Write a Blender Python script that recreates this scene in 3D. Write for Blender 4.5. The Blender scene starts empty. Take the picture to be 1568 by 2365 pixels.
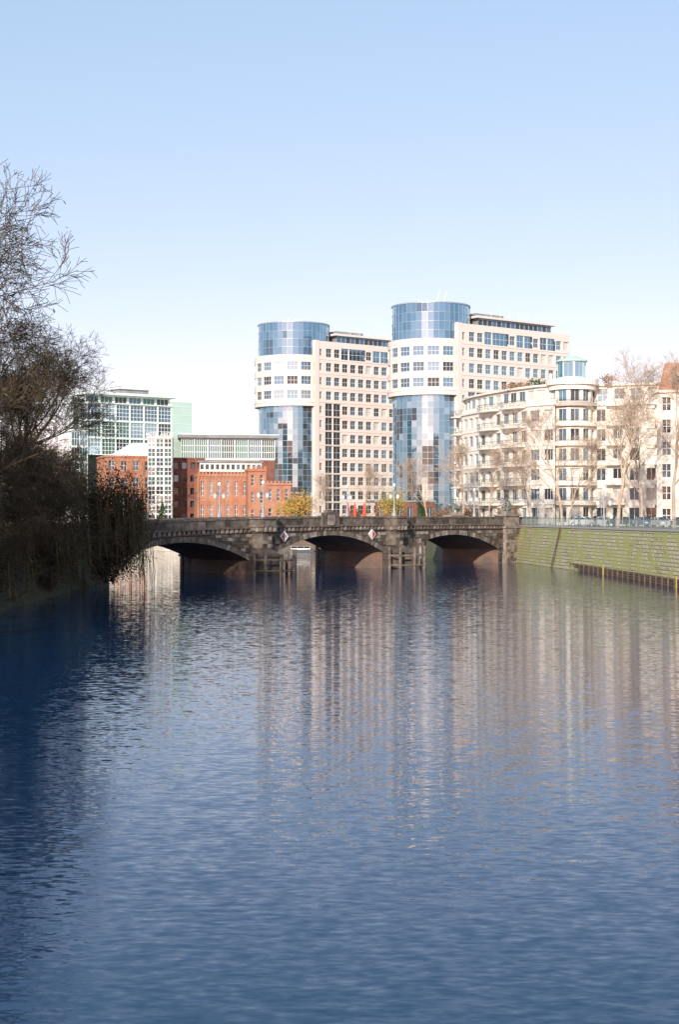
import bpy, math, random
from mathutils import Vector, Matrix, noise
R=random.Random(7)
sc=bpy.context.scene
# ---------------------------------------------------------------- materials
def newmat(name):
    m=bpy.data.materials.new(name); m.use_nodes=True
    return m,m.node_tree,m.node_tree.nodes['Principled BSDF']
def mat(name,c,rough=.8,metal=0,c2=None,scale=1.0,bump=0,detail=4,spec=None,lo=.35,hi=.65,trans=0):
    m,nt,b=newmat(name)
    b.inputs['Base Color'].default_value=(*c,1); b.inputs['Roughness'].default_value=rough
    b.inputs['Metallic'].default_value=metal
    if spec is not None: b.inputs['Specular IOR Level'].default_value=spec
    if c2 or bump:
        tc=nt.nodes.new('ShaderNodeTexCoord'); n=nt.nodes.new('ShaderNodeTexNoise')
        n.inputs['Scale'].default_value=scale; n.inputs['Detail'].default_value=detail
        nt.links.new(tc.outputs['Object'],n.inputs['Vector'])
        if c2:
            r=nt.nodes.new('ShaderNodeValToRGB')
            r.color_ramp.elements[0].position=lo; r.color_ramp.elements[1].position=hi
            r.color_ramp.elements[0].color=(*c,1); r.color_ramp.elements[1].color=(*c2,1)
            nt.links.new(n.outputs['Fac'],r.inputs['Fac']); nt.links.new(r.outputs['Color'],b.inputs['Base Color'])
        if bump:
            bp=nt.nodes.new('ShaderNodeBump'); bp.inputs['Strength'].default_value=bump; bp.inputs['Distance'].default_value=.1
            nt.links.new(n.outputs['Fac'],bp.inputs['Height']); nt.links.new(bp.outputs['Normal'],b.inputs['Normal'])
    return m
def brickmat(name,c1,c2,mortar,bw,bh,ms=.02,moss=None,rough=.9,mossscale=.25,mlo=.42,mhi=.6):
    m,nt,b=newmat(name); b.inputs['Roughness'].default_value=rough
    uv=nt.nodes.new('ShaderNodeUVMap'); br=nt.nodes.new('ShaderNodeTexBrick')
    br.inputs['Color1'].default_value=(*c1,1); br.inputs['Color2'].default_value=(*c2,1); br.inputs['Mortar'].default_value=(*mortar,1)
    br.inputs['Scale'].default_value=1; br.inputs['Brick Width'].default_value=bw; br.inputs['Row Height'].default_value=bh
    br.inputs['Mortar Size'].default_value=ms
    nt.links.new(uv.outputs['UV'],br.inputs['Vector'])
    tc=nt.nodes.new('ShaderNodeTexCoord'); n=nt.nodes.new('ShaderNodeTexNoise'); n.inputs['Scale'].default_value=mossscale; n.inputs['Detail'].default_value=8
    nt.links.new(tc.outputs['Object'],n.inputs['Vector'])
    rp=nt.nodes.new('ShaderNodeValToRGB'); rp.color_ramp.elements[0].position=mlo; rp.color_ramp.elements[1].position=mhi
    nt.links.new(n.outputs['Fac'],rp.inputs['Fac'])
    mx=nt.nodes.new('ShaderNodeMixRGB'); nt.links.new(rp.outputs['Color'],mx.inputs['Fac'])
    nt.links.new(br.outputs['Color'],mx.inputs['Color1']); mc=moss or tuple(x*.7 for x in c1); mx.inputs['Color2'].default_value=(*mc,1)
    nt.links.new(mx.outputs['Color'],b.inputs['Base Color'])
    bp=nt.nodes.new('ShaderNodeBump'); bp.inputs['Strength'].default_value=.6; bp.inputs['Distance'].default_value=.05
    nt.links.new(br.outputs['Fac'],bp.inputs['Height']); bp.invert=True
    nt.links.new(bp.outputs['Normal'],b.inputs['Normal'])
    return m
M={}
M['stoneA']=mat('basalt_dark',(.046,.034,.027),.9,c2=(.115,.09,.074),scale=1.2,bump=.4)
M['stoneB']=mat('basalt_mid',(.092,.071,.058),.9,c2=(.20,.16,.13),scale=1.6,bump=.4)
M['stoneC']=mat('basalt_light',(.17,.135,.11),.9,c2=(.40,.33,.28),scale=2,bump=.4)
M['stoneP']=mat('sandstone_pale',(.36,.30,.25),.9,c2=(.18,.145,.12),scale=1.1,bump=.3)
M['barrel']=brickmat('arch_brick',(.28,.155,.115),(.21,.12,.09),(.14,.11,.09),.5,.16,.02,moss=(.14,.105,.09),mossscale=.5)
M['quay']=brickmat('quay_stone',(.54,.47,.33),(.42,.38,.25),(.13,.12,.08),1.1,.42,.05,moss=(.33,.34,.12),mossscale=.7)
M['palequay']=brickmat('pale_quay_stone',(.7,.62,.50),(.6,.52,.44),(.35,.3,.25),1.1,.42,.03)
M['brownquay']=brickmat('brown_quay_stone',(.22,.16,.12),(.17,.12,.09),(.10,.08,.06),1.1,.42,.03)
M['pink']=mat('pink_stone',(.80,.70,.645),.7,c2=(.76,.66,.60),scale=.15)
M['white']=mat('white_render',(.87,.80,.72),.7,c2=(.83,.75,.66),scale=.3)
M['white2']=mat('cream_render',(.84,.75,.66),.75,c2=(.80,.70,.61),scale=.3)
M['brick']=brickmat('orange_brick',(.62,.29,.175),(.54,.24,.145),(.48,.31,.22),.25,.08,.01,moss=(.51,.21,.125),mossscale=.6)
M['brick2']=brickmat('dark_red_brick',(.36,.14,.10),(.29,.11,.08),(.22,.14,.1),.25,.08,.01,moss=(.25,.09,.07),mossscale=.6)
M['mint']=mat('mint_panel',(.52,.69,.62),.5,c2=(.48,.65,.58),scale=.4)
M['mintw']=mat('white_mint_frame',(.78,.87,.82),.5)
M['steel']=mat('blue_grey_steel',(.36,.43,.50),.4,.3)
M['gBlue']=mat('glass_blue',(.24,.38,.49),.05,.9)
M['gBlue2']=mat('glass_blue_soft',(.31,.45,.56),.07,.9)
M['gPale']=mat('glass_pale',(.46,.57,.66),.12,.85)
M['gDark']=mat('glass_dark',(.035,.045,.055),.06,.0,spec=.8)
M['gMid']=mat('glass_mid',(.13,.20,.27),.08,.6,spec=.8)
M['blind']=mat('window_blind',(.62,.60,.56),.6)
M['gGreen']=mat('glass_green',(.10,.19,.18),.1,.3,spec=.8)
M['frameW']=mat('frame_white',(.78,.76,.74),.5)
M['frameD']=mat('frame_dark',(.06,.065,.07),.5)
M['roof']=mat('roof_grey',(.22,.22,.23),.8,c2=(.3,.3,.3),scale=.5)
M['redroof']=mat('roof_tile_red',(.44,.19,.11),.85,c2=(.34,.14,.08),scale=1.5)
M['wood']=mat('old_timber',(.10,.075,.055),.9,c2=(.22,.18,.15),scale=2,bump=.3)
M['rust']=mat('rusty_steel',(.17,.105,.07),.85,c2=(.09,.065,.05),scale=2,bump=.2)
M['yellow']=mat('yellow_paint',(.42,.29,.07),.6)
M['red']=mat('red_paint',(.65,.06,.03),.5)
M['wpaint']=mat('white_paint',(.8,.8,.78),.5)
M['iron']=mat('green_grey_iron',(.20,.25,.24),.5,.2)
M['ironP']=mat('grey_painted_iron',(.38,.40,.42),.5,.2)
M['lampglass']=mat('lantern_glass',(.75,.78,.76),.2)
M['bronze']=mat('bronze',(.13,.14,.125),.5,.3,c2=(.2,.21,.185),scale=3)
M['asphalt']=mat('asphalt',(.05,.05,.052),.9,c2=(.065,.063,.06),scale=3)
M['pave']=mat('pavement',(.30,.27,.24),.9,c2=(.22,.20,.18),scale=2)
M['kerb']=mat('kerb_stone',(.38,.36,.34),.9)
M['ground']=mat('ground_mix',(.16,.14,.10),.95,c2=(.10,.12,.05),scale=.15)
M['earth']=mat('bank_earth',(.05,.036,.022),.95,c2=(.045,.045,.018),scale=.8,bump=.5)
M['barkD']=mat('bark_dark',(.050,.034,.022),.9,c2=(.14,.095,.05),scale=.8)
M['barkT']=mat('bark_tan',(.54,.41,.31),.9,c2=(.38,.28,.20),scale=.8)
M['lfD']=mat('leaf_dark',(.026,.016,.008),.85,c2=(.046,.028,.013),scale=.7)
M['lfO']=mat('leaf_olive',(.14,.10,.025),.8,c2=(.08,.055,.018),scale=.7)
M['lfB']=mat('leaf_brown',(.10,.05,.018),.85,c2=(.055,.028,.012),scale=.7)
M['lfY']=mat('leaf_yellow',(.72,.44,.11),.7,c2=(.55,.32,.08),scale=.7)
M['lfYG']=mat('leaf_yellow_green',(.45,.43,.08),.7,c2=(.33,.31,.06),scale=.7)
M['lfG']=mat('leaf_green',(.06,.12,.03),.8,c2=(.04,.075,.02),scale=.7)
M['lfR']=mat('leaf_russet',(.40,.23,.14),.8,c2=(.25,.15,.09),scale=.7)
M['tyre']=mat('tyre',(.02,.02,.02),.9)
M['skin']=mat('skin',(.55,.33,.24),.6)
M['cloth']=mat('dark_coat',(.03,.035,.05),.9)
M['black']=mat('black_feather',(.012,.012,.015),.5)
M['hull']=mat('boat_hull_paint',(.16,.17,.18),.5)
for k,c in dict(carS=(.5,.51,.52),carD=(.03,.035,.045),carW=(.75,.75,.74),carR=(.4,.03,.03),carB=(.06,.12,.25)).items():
    M[k]=mat('car_paint_'+k,c,.3,.2)
# water
m,nt,b=newmat('river_water'); M['water']=m
b.inputs['Base Color'].default_value=(.001,.030,.082,1); b.inputs['Roughness'].default_value=.03
b.inputs['IOR'].default_value=1.40
b.inputs['Specular Tint'].default_value=(.33,.68,1,1)
tc=nt.nodes.new('ShaderNodeTexCoord')
def slope(scale,sx,sy,amp,detail,rot=0):
    mp=nt.nodes.new('ShaderNodeMapping'); mp.inputs['Scale'].default_value=(sx,sy,1); mp.inputs['Rotation'].default_value=(0,0,rot)
    nt.links.new(tc.outputs['Object'],mp.inputs['Vector'])
    n=nt.nodes.new('ShaderNodeTexNoise'); n.inputs['Scale'].default_value=scale; n.inputs['Detail'].default_value=detail
    nt.links.new(mp.outputs['Vector'],n.inputs['Vector'])
    s=nt.nodes.new('ShaderNodeVectorMath'); s.operation='SUBTRACT'; s.inputs[1].default_value=(.5,.5,.5)
    nt.links.new(n.outputs['Color'],s.inputs[0])
    k=nt.nodes.new('ShaderNodeVectorMath'); k.operation='MULTIPLY'; k.inputs[1].default_value=(amp*.2,amp,0)
    nt.links.new(s.outputs[0],k.inputs[0]); return k
a1=slope(1.0,2.4,6.0,.20,2,.06); a2=slope(.5,.9,2.2,.03,2,-.15); a3=slope(5,1,2.0,.09,1)
s1=nt.nodes.new('ShaderNodeVectorMath'); nt.links.new(a1.outputs[0],s1.inputs[0]); nt.links.new(a2.outputs[0],s1.inputs[1])
s2=nt.nodes.new('ShaderNodeVectorMath'); nt.links.new(s1.outputs[0],s2.inputs[0]); nt.links.new(a3.outputs[0],s2.inputs[1])
s3=nt.nodes.new('ShaderNodeVectorMath'); nt.links.new(s2.outputs[0],s3.inputs[0]); s3.inputs[1].default_value=(0,0,1)
nn=nt.nodes.new('ShaderNodeVectorMath'); nn.operation='NORMALIZE'; nt.links.new(s3.outputs[0],nn.inputs[0])
nt.links.new(nn.outputs[0],b.inputs['Normal'])
# ---------------------------------------------------------------- mesh builder
class Part:
    def __init__(s,name,mat): s.name=name; s.mat=mat; s.v=[]; s.f=[]; s.smooth=False
    def face(s,*p):
        i=len(s.v); s.v.extend(tuple(q) for q in p); s.f.append(tuple(range(i,i+len(p))))
    def box(s,o,a,b,c):
        o=Vector(o);a=Vector(a);b=Vector(b);c=Vector(c); i=len(s.v)
        s.v.extend(tuple(x) for x in (o,o+a,o+a+b,o+b,o+c,o+a+c,o+a+b+c,o+b+c))
        for f in ((3,2,1,0),(4,5,6,7),(0,1,5,4),(1,2,6,5),(2,3,7,6),(3,0,4,7)): s.f.append(tuple(i+k for k in f))
    def abox(s,x0,x1,y0,y1,z0,z1): s.box((x0,y0,z0),(x1-x0,0,0),(0,y1-y0,0),(0,0,z1-z0))
    def prism(s,poly,z0,z1,top=True,bottom=True,poly2=None):
        q=poly2 or poly; n=len(poly); i=len(s.v)
        s.v.extend((p[0],p[1],z0) for p in poly); s.v.extend((p[0],p[1],z1) for p in q)
        for k in range(n):
            j=(k+1)%n; s.f.append((i+k,i+j,i+n+j,i+n+k))
        if top: s.f.append(tuple(range(i+n,i+2*n)))
        if bottom: s.f.append(tuple(range(i+n-1,i-1,-1)))
    def tube(s,p0,p1,r0,r1,n=4,cap=False):
        p0=Vector(p0);p1=Vector(p1); d=p1-p0
        if d.length<1e-6: return
        d.normalize(); a=d.cross(Vector((0,0,1)) if abs(d.z)<.9 else Vector((1,0,0))).normalized(); b=d.cross(a)
        i=len(s.v)
        for P,r in ((p0,r0),(p1,r1)):
            for k in range(n):
                t=2*math.pi*k/n; s.v.append(tuple(P+(a*math.cos(t)+b*math.sin(t))*r))
        for k in range(n):
            j=(k+1)%n; s.f.append((i+k,i+j,i+n+j,i+n+k))
        if cap: s.f.append(tuple(range(i+n-1,i-1,-1))); s.f.append(tuple(range(i+n,i+2*n)))
    def lathe(s,c,prof,n=12):
        for (r0,z0),(r1,z1) in zip(prof[:-1],prof[1:]):
            s.tube((c[0],c[1],c[2]+z0),(c[0],c[1],c[2]+z1),max(r0,.002),max(r1,.002),n,True)
    def build(s,nm):
        me=bpy.data.meshes.new(nm); me.from_pydata(s.v,[],s.f); me.materials.append(s.mat)
        uv=me.uv_layers.new(name='UVMap'); me.update()
        for p in me.polygons:
            nx,ny,nz=p.normal; h=math.hypot(nx,ny)
            for li in p.loop_indices:
                co=me.vertices[me.loops[li].vertex_index].co
                if h>.35: uv.data[li].uv=((-ny*co.x+nx*co.y)/h, co.z/max(h,.4))
                else: uv.data[li].uv=(co.x,co.y)
            if s.smooth: p.use_smooth=True
        return me
class Obj:
    def __init__(s,name): s.name=name; s.parts={}
    def p(s,pn,mk):
        if pn not in s.parts: s.parts[pn]=Part(pn,M[mk])
        return s.parts[pn]
    def done(s,loc=(0,0,0),rz=0,scale=1):
        ps=[q for q in s.parts.values() if q.f]
        if len(ps)==1:
            o=bpy.data.objects.new(s.name,ps[0].build(s.name)); sc.collection.objects.link(o)
        else:
            o=bpy.data.objects.new(s.name,None); sc.collection.objects.link(o)
            for q in ps:
                c=bpy.data.objects.new(q.name,q.build(s.name+'_'+q.name)); sc.collection.objects.link(c); c.parent=o
        o.location=loc; o.rotation_euler=(0,0,rz); o.scale=(scale,)*3
        return o
def dup(o,loc,rz=0,scale=1):
    c=o.copy(); sc.collection.objects.link(c); c.location=loc; c.rotation_euler=(0,0,rz); c.scale=(scale,)*3
    for k in list(o.children):
        d=k.copy(); sc.collection.objects.link(d); d.parent=c
    return c
# ---------------------------------------------------------------- facade helper
def planar(o,v,n): return lambda u,z,d:(o[0]+v[0]*u+n[0]*d,o[1]+v[1]*u+n[1]*d,z)
def cyl(c,r,a0=0): return lambda u,z,d:(c[0]+(r+d)*math.cos(a0+u/r),c[1]+(r+d)*math.sin(a0+u/r),z)
def pick(gl):
    t=R.random()*sum(w for _,w in gl)
    for p,w in gl:
        t-=w
        if t<=0: return p
    return gl[-1][0]
def facade(wall,frame,glass,pt,u0,u1,z0,z1,cols,rows,fw,fh,depth=.25,mull=(1,1),mw=.07,jit=0,style=None,sill=.5,arch=False):
    cw=(u1-u0)/cols; rh=(z1-z0)/rows
    for c in range(cols):
        for r in range(rows):
            a=u0+c*cw;b=a+cw;z=z0+r*rh;zt=z+rh
            F,H,G=fw,fh,glass
            if style:
                st=style(c,r)
                if st=='solid':
                    wall.face(pt(a,z,0),pt(b,z,0),pt(b,zt,0),pt(a,zt,0)); continue
                if st: F,H,G=st
            wa=a+cw*(1-F)/2; wb=b-cw*(1-F)/2; za=z+rh*(1-H)*sill; zb=za+rh*H
            Q=lambda P,p,q,y,w,d=0:P.face(pt(p,y,d),pt(q,y,d),pt(q,w,d),pt(p,w,d))
            if F<1: Q(wall,a,wa,z,zt); Q(wall,wb,b,z,zt)
            Q(wall,wa,wb,z,za); Q(wall,wa,wb,zb,zt)
            D=-depth
            wall.face(pt(wa,za,0),pt(wb,za,0),pt(wb,za,D),pt(wa,za,D)); wall.face(pt(wa,zb,D),pt(wb,zb,D),pt(wb,zb,0),pt(wa,zb,0))
            if F<1:
                wall.face(pt(wa,za,0),pt(wa,za,D),pt(wa,zb,D),pt(wa,zb,0)); wall.face(pt(wb,za,D),pt(wb,za,0),pt(wb,zb,0),pt(wb,zb,D))
            j=[R.uniform(-jit,jit) for _ in range(4)] if jit else (0,0,0,0)
            pick(G).face(pt(wa,za,D+j[0]),pt(wb,za,D+j[1]),pt(wb,zb,D+j[2]),pt(wa,zb,D+j[3]))
            f=D+.05+jit
            if frame:
                for k in range(mull[0]+2):
                    x=wa+(wb-wa)*k/(mull[0]+1); x0=max(wa,x-mw/2); x1=min(wb,x+mw/2); Q(frame,x0,x1,za,zb,f)
                for k in range(mull[1]+2):
                    y=za+(zb-za)*k/(mull[1]+1); Q(frame,wa,wb,max(za,y-mw/2),min(zb,y+mw/2),f+.012)
def seg(A,B,toward=(0,0)):
    L=math.hypot(B[0]-A[0],B[1]-A[1]); v=((B[0]-A[0])/L,(B[1]-A[1])/L); n=(v[1],-v[0])
    if n[0]*(toward[0]-A[0])+n[1]*(toward[1]-A[1])<0: n=(-n[0],-n[1])
    return L,v,n
def circ(c,r,n=40): return [(c[0]+r*math.cos(2*math.pi*k/n),c[1]+r*math.sin(2*math.pi*k/n)) for k in range(n)]
# ---------------------------------------------------------------- ground, water
G=5.2
o=Obj('ground'); g=o.p('terrain','ground')
g.prism([(3000,-3000),(3000,6000),(-3000,6000),(-3000,268),(-160,268),(-45,272),(0,268),(10,255),(14,228),(15.8,213.8),(25.4,209.6),(26.6,209),(34.8,146),(42,91),(66,-100),(66,-3000)],-1.5,G)
g.prism([(-3000,-3000),(-27.5,-3000),(-27.5,150),(-33,158),(-60,180),(-3000,200)],-1.5,G)
o.done()
o=Obj('river_water'); o.p('w','water').face((-3000,-3000,0),(3000,-3000,0),(3000,5000,0),(-3000,5000,0)); o.done()
o=Obj('earth_bank'); e=o.p('slope','earth')
ys=list(range(-60,151,3)); xs=[-27.6,-26.5,-25.4,-24.3]; zs=[5.25,3.2,1.2,-.4]
gr=[[(x+R.uniform(-.4,.4)*(i>0),y,z+R.uniform(-.3,.3)*(i>0)) for i,(x,z) in enumerate(zip(xs,zs))] for y in ys]
for a,b2 in zip(gr[:-1],gr[1:]):
    for i in range(3): e.face(a[i],a[i+1],b2[i+1],b2[i])
o.done()
# quay wall (battered)
o=Obj('quay_wall'); q=o.p('masonry','quay'); cp=o.p('coping','kerb'); gt=o.p('grass_tufts','lfYG'); gt2=o.p('grass_tufts_dry','lfG')
top=[(26.6,209),(34.8,146),(42,91),(66,-100)]; base=[(25.4,209.2),(33.4,146),(40.6,91),(64.6,-100)]
for i in range(3):
    q.face((*base[i],-1),(*base[i+1],-1),(*top[i+1],G+.02),(*top[i],G+.02))
    L,v,n=seg(top[i],top[i+1]); A=top[i]
    cp.box((A[0]+n[0]*.12,A[1]+n[1]*.12,G+.02),(v[0]*L,v[1]*L,0),(-n[0]*.6,-n[1]*.6,0),(0,0,.22))
for _ in range(1500):
    f=R.random(); zf=round(R.random()**1.3*12)/12; i=0 if R.random()<.65 else 1
    bx=base[i][0]+(base[i+1][0]-base[i][0])*f; by=base[i][1]+(base[i+1][1]-base[i][1])*f; tx=top[i][0]+(top[i+1][0]-top[i][0])*f; ty=top[i][1]+(top[i+1][1]-top[i][1])*f
    if noise.noise(Vector((by*.15,zf*2,3)))<.0: continue
    x=bx+(tx-bx)*zf; y=by+(ty-by)*zf; z=.1+zf*5.1; P=gt if R.random()<.85 else gt2
    for _k in range(3):
        dy=R.gauss(0,.2); h=R.uniform(.1,.28); P.face((x-.03,y+dy-.05,z),(x-.03,y+dy+.05,z),(x-.03-R.uniform(.05,.15),y+dy+R.gauss(0,.1),z+h))
o.done()
o=Obj('far_quay_wall'); q=o.p('masonry','palequay'); q2=o.p('dark_masonry','brownquay')
fl=[(-300,267.7),(-160,267.7),(-45,271.7),(-22,269.7),(0,267.7),(9.7,254.9),(13.7,228)]
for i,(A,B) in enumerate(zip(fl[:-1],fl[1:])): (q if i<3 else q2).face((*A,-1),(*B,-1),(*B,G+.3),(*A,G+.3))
o.done()
# road on quay
o=Obj('quay_road'); rd=o.p('carriageway','asphalt'); mk=o.p('road_markings','wpaint')
def off(d): return [(26.6+d,213),(34.8+d*1.02,146),(42+d*1.02,91),(66+d,-100)]
a,b2=off(3.2),off(11)
for i in range(3): rd.face((*a[i],G+.004),(*a[i+1],G+.004),(*b2[i+1],G+.004),(*b2[i],G+.004))
L,v,n=seg((33.7,213),(42.2,146))
for k in range(20):
    x,y=33.7+v[0]*k*3.4,213+v[1]*k*3.4; mk.face((x-.07,y,G+.008),(x+.07,y,G+.008),(x+v[0]*1.6+.07,y+v[1]*1.6,G+.008),(x+v[0]*1.6-.07,y+v[1]*1.6,G+.008))
o.done()
o=Obj('pavement'); pv=o.p('slabs','pave'); kb=o.p('kerb','kerb')
for (d0,d1) in ((.5,3.2),(11,15)):
    a,b2=off(d0),off(d1)
    for i in range(3):
        pv.prism([a[i],a[i+1],b2[i+1],b2[i]],G+.001,G+.12)
a,b2=off(3.2),off(3.35)
for i in range(3): kb.prism([a[i],a[i+1],b2[i+1],b2[i]],G+.002,G+.135)
o.done()
# quay railing
o=Obj('quay_railing'); r=o.p('rails','iron')
for i in range(2):
    A,B=[(27.0,210),(35.2,146),(42.4,91)][i:i+2]; L,v,n=seg(A,B)
    for z in (.35,1.25): r.box((A[0],A[1],G+z),(v[0]*L,v[1]*L,0),(.05,0,0),(0,0,.06))
    k=0.
    while k<L:
        big=abs((k/2.4)-round(k/2.4))<.05; w=.11 if big else .035
        r.box((A[0]+v[0]*k,A[1]+v[1]*k,G+.1),(w,0,0),(0,w,0),(0,0,1.45 if big else 1.12)); k+=.3
o.done()
# ---------------------------------------------------------------- bridge
BU=(.6525,.758); BN=(.758,-.6525); BP=(-9.4,168.); W=10.
def bp(t,n,z): return (BP[0]+BU[0]*t+BN[0]*n,BP[1]+BU[1]*t+BN[1]*n,z)
ztop=lambda t:6.76-(.00048*(t-16)**2 if t<16 else .00006*(t-16)**2)
AR=[(-23,-2,1.6,3.85),(2,23,2.1,4.4),(27.3,49.7,1.9,4.2)]
def archz(t):
    for a,b,s,c in AR:
        if a-1e-6<=t<=b+1e-6:
            h=(b-a)/2;r=c-s;RR=(h*h+r*r)/(2*r);mm=(a+b)/2
            return s+math.sqrt(RR*RR-(t-mm)**2)-(RR-r)
    return None
o=Obj('stone_arch_bridge')
sp=o.p('spandrel_walls','stoneA'); bl=[o.p('stones_dark','stoneA'),o.p('stones_mid','stoneB'),o.p('stones_light','stoneC')]
ba=o.p('arch_barrels','barrel'); dk=o.p('deck','asphalt'); pa=o.p('parapet','stoneB'); ti=o.p('cornice','stoneB'); pale=o.p('abutment','stoneP')
ts=sorted(set([-45+.75*k for k in range(0,140)]+[a for A in AR for a in A[:2]]))
for t0,t1 in zip(ts[:-1],ts[1:]):
    ins=archz((t0+t1)/2) is not None
    l0,l1=(archz(t0),archz(t1)) if ins else (-1.2,-1.2)
    for n in (0,-W):
        sp.face(bp(t0,n,l0),bp(t1,n,l1),bp(t1,n,ztop(t1)-1),bp(t0,n,ztop(t0)-1))
    if ins: ba.face(bp(t0,0,l0),bp(t1,0,l1),bp(t1,-W,l1),bp(t0,-W,l0))
    dk.face(bp(t0,0,ztop(t0)-1.02),bp(t1,0,ztop(t1)-1.02),bp(t1,-W,ztop(t1)-1.02),bp(t0,-W,ztop(t0)-1.02))
def bbox(P,t0,t1,n0,n1,z0,z1,z0b=None,z1b=None):
    z0b=z0 if z0b is None else z0b; z1b=z1 if z1b is None else z1b
    i=len(P.v); P.v.extend([bp(t0,n0,z0),bp(t1,n0,z0b),bp(t1,n1,z0b),bp(t0,n1,z0),bp(t0,n0,z1),bp(t1,n0,z1b),bp(t1,n1,z1b),bp(t0,n1,z1)])
    for f in ((3,2,1,0),(4,5,6,7),(0,1,5,4),(1,2,6,5),(2,3,7,6),(3,0,4,7)): P.f.append(tuple(i+k for k in f))
for a,b,s,c in AR:
    for t in (a,b): ba.face(bp(t,0,-1.2),bp(t,-W,-1.2),bp(t,-W,s),bp(t,0,s))
    N=34
    for k in range(N):
        t0=a+(b-a)*(k+.04)/N; t1=a+(b-a)*(k+.96)/N; z0,z1=archz(t0),archz(t1)
        sl=(z1-z0)/(t1-t0); nl=math.hypot(1,sl); dx,dz=-sl/nl*.62,1/nl*.62
        pr=R.uniform(.10,.16); P=bl[R.choice((0,1,1,2))]
        for n0,n1 in ((0,pr),(-W,-W-pr)):
            i=len(P.v); P.v.extend([bp(t0,n0,z0+.01),bp(t1,n0,z1+.01),bp(t1+dx,n0,z1+dz),bp(t0+dx,n0,z0+dz),bp(t0,n1,z0+.01),bp(t1,n1,z1+.01),bp(t1+dx,n1,z1+dz),bp(t0+dx,n1,z0+dz)])
            for f in ((3,2,1,0),(4,5,6,7),(0,1,5,4),(1,2,6,5),(2,3,7,6),(3,0,4,7)): P.f.append(tuple(i+q for q in f))
z=-.3; row=0
while z<5:
    t=-40+(row%2)*.45
    while t<54:
        w=R.uniform(.7,1.15); t1=min(t+w,56); zz=z+.40
        ok=zz<ztop(t)-1.75
        for q in (t,(t+t1)/2,t1):
            az=archz(q)
            if az is not None and z<az+.5: ok=False
        if ok:
            bbox(bl[R.choices((0,1,2),(5,4,1.6))[0]],t+.02,t1-.02,-.02,R.uniform(.03,.09),z+.02,zz-.01)
        t=t1
    z+=.42; row+=1
t=-45
while t<60:
    t1=t+1.5
    for n0,n1,k0,k1 in ((-.28,.12,-.36,.2),(-W-.12,-W+.28,-W-.2,-W+.36)):
        bbox(bl[R.choice((0,1,1))],t+.01,t1-.01,n0,n1,ztop(t)-1.0,ztop(t)-.2,ztop(t1)-1.0,ztop(t1)-.2)
        bbox(pa,t,t1,k0,k1,ztop(t)-.2,ztop(t),ztop(t1)-.2,ztop(t1))
    bbox(ti,t,t1,.001,.36,ztop(t)-1.24,ztop(t)-1.0,ztop(t1)-1.24,ztop(t1)-1.0)
    for k in range(2):
        q=t+.15+k*.75; bbox(bl[R.choice((1,1,2))],q,q+.38,.0,.28,ztop(q)-1.68,ztop(q)-1.24)
    bbox(ti,t,t1,.0,.1,ztop(t)-1.8,ztop(t)-1.68,ztop(t1)-1.8,ztop(t1)-1.68)
    t=t1
def loft(P,tc,poly,rings):
    prev=None
    for (z,s) in rings:
        cur=[bp(tc+a*s,b*s if b>0 else b,z) for a,b in poly]
        if prev:
            for k in range(len(cur)):
                j=(k+1)%len(cur); P.face(prev[k],prev[j],cur[j],cur[k])
        prev=cur
    P.face(*prev)
octo=[(-1.9,-.3),(-1.9,.7),(-1.1,1.6),(1.1,1.6),(1.9,.7),(1.9,-.3)]
for tc in (0,25.1):
    zt=ztop(tc)
    loft(bl[1],tc,octo,[(3.0,.74),(4.4,.74),(4.75,.8),(5.1,1.0),(5.5,1.02),(5.52,1.1),(5.75,1.1),(5.76,1.0),(zt-.2,1.0),(zt-.19,1.1),(zt+.05,1.1)])
    loft(bl[0],tc,[(-2.0,-.3),(-2.0,1.0),(0,3.2),(2.0,1.0),(2.0,-.3)],[(-1.2,1.0),(1.9,1.0),(2.0,1.06),(2.3,1.06),(3.1,.5)])
    for a in (-1.5,-.75,0,.75,1.5):
        y=1.75 if abs(a)<1.2 else 1.2
        bbox(bl[2],tc+a-.17,tc+a+.17,y-.35,y,5.0,5.5)
    for z in (3.1,3.55,4.0):
        for a in (-.75,0.02): bbox(bl[R.choice((0,1,2))],tc+a,tc+a+.72,1.1,1.1+.11+R.uniform(0,.04),z,z+.4)
    loft(bl[0],tc,[(-2.0,-W+.3),(-2.0,-W-1.0),(0,-W-3),(2.0,-W-1.0),(2.0,-W+.3)],[(-1.2,1.0),(2.3,1.0)])
tc=12.3; zt=ztop(tc)
bbox(bl[1],tc-1.6,tc+1.6,-.4,.45,zt-1.3,zt+.12); bbox(bl[0],tc-1.0,tc+1.0,-.35,.5,zt+.12,zt+.5); bbox(bl[1],tc-.55,tc+.55,-.3,.45,zt+.5,zt+.8)
bbox(bl[2],tc-.6,tc+.6,.45,.6,zt-1.1,zt+.2)
for t0,t1 in ((50.6,54.6),):
    zt=ztop(52)
    bbox(pale,t0,t1,-1.5,.75,-1.2,1.2); bbox(pale,t0+.2,t1-.2,-1.5,.55,1.2,5.0); bbox(pale,t0,t1,-1.6,.75,5.0,5.3); bbox(pale,t0+.25,t1-.25,-1.5,.5,5.3,zt+.1); bbox(pale,t0+.05,t1-.05,-1.6,.7,zt+.1,zt+.3)
    z=-.2
    while z<4.9:
        k=t0+.25+(int(z*10)%2)*.3
        while k<t1-1: bbox(bl[2] if R.random()<.6 else bl[1],k,k+.8,.5,.60+(.2 if z<1 else 0)+R.uniform(0,.04),z,z+.4); k+=.86
        z+=.44
    bbox(pale,t0,t1,-W-.7,-W+1,-1.2,zt+.2)
bbox(bl[1],-45,-40,-W,.2,-1,6.2)
o.done()
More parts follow.
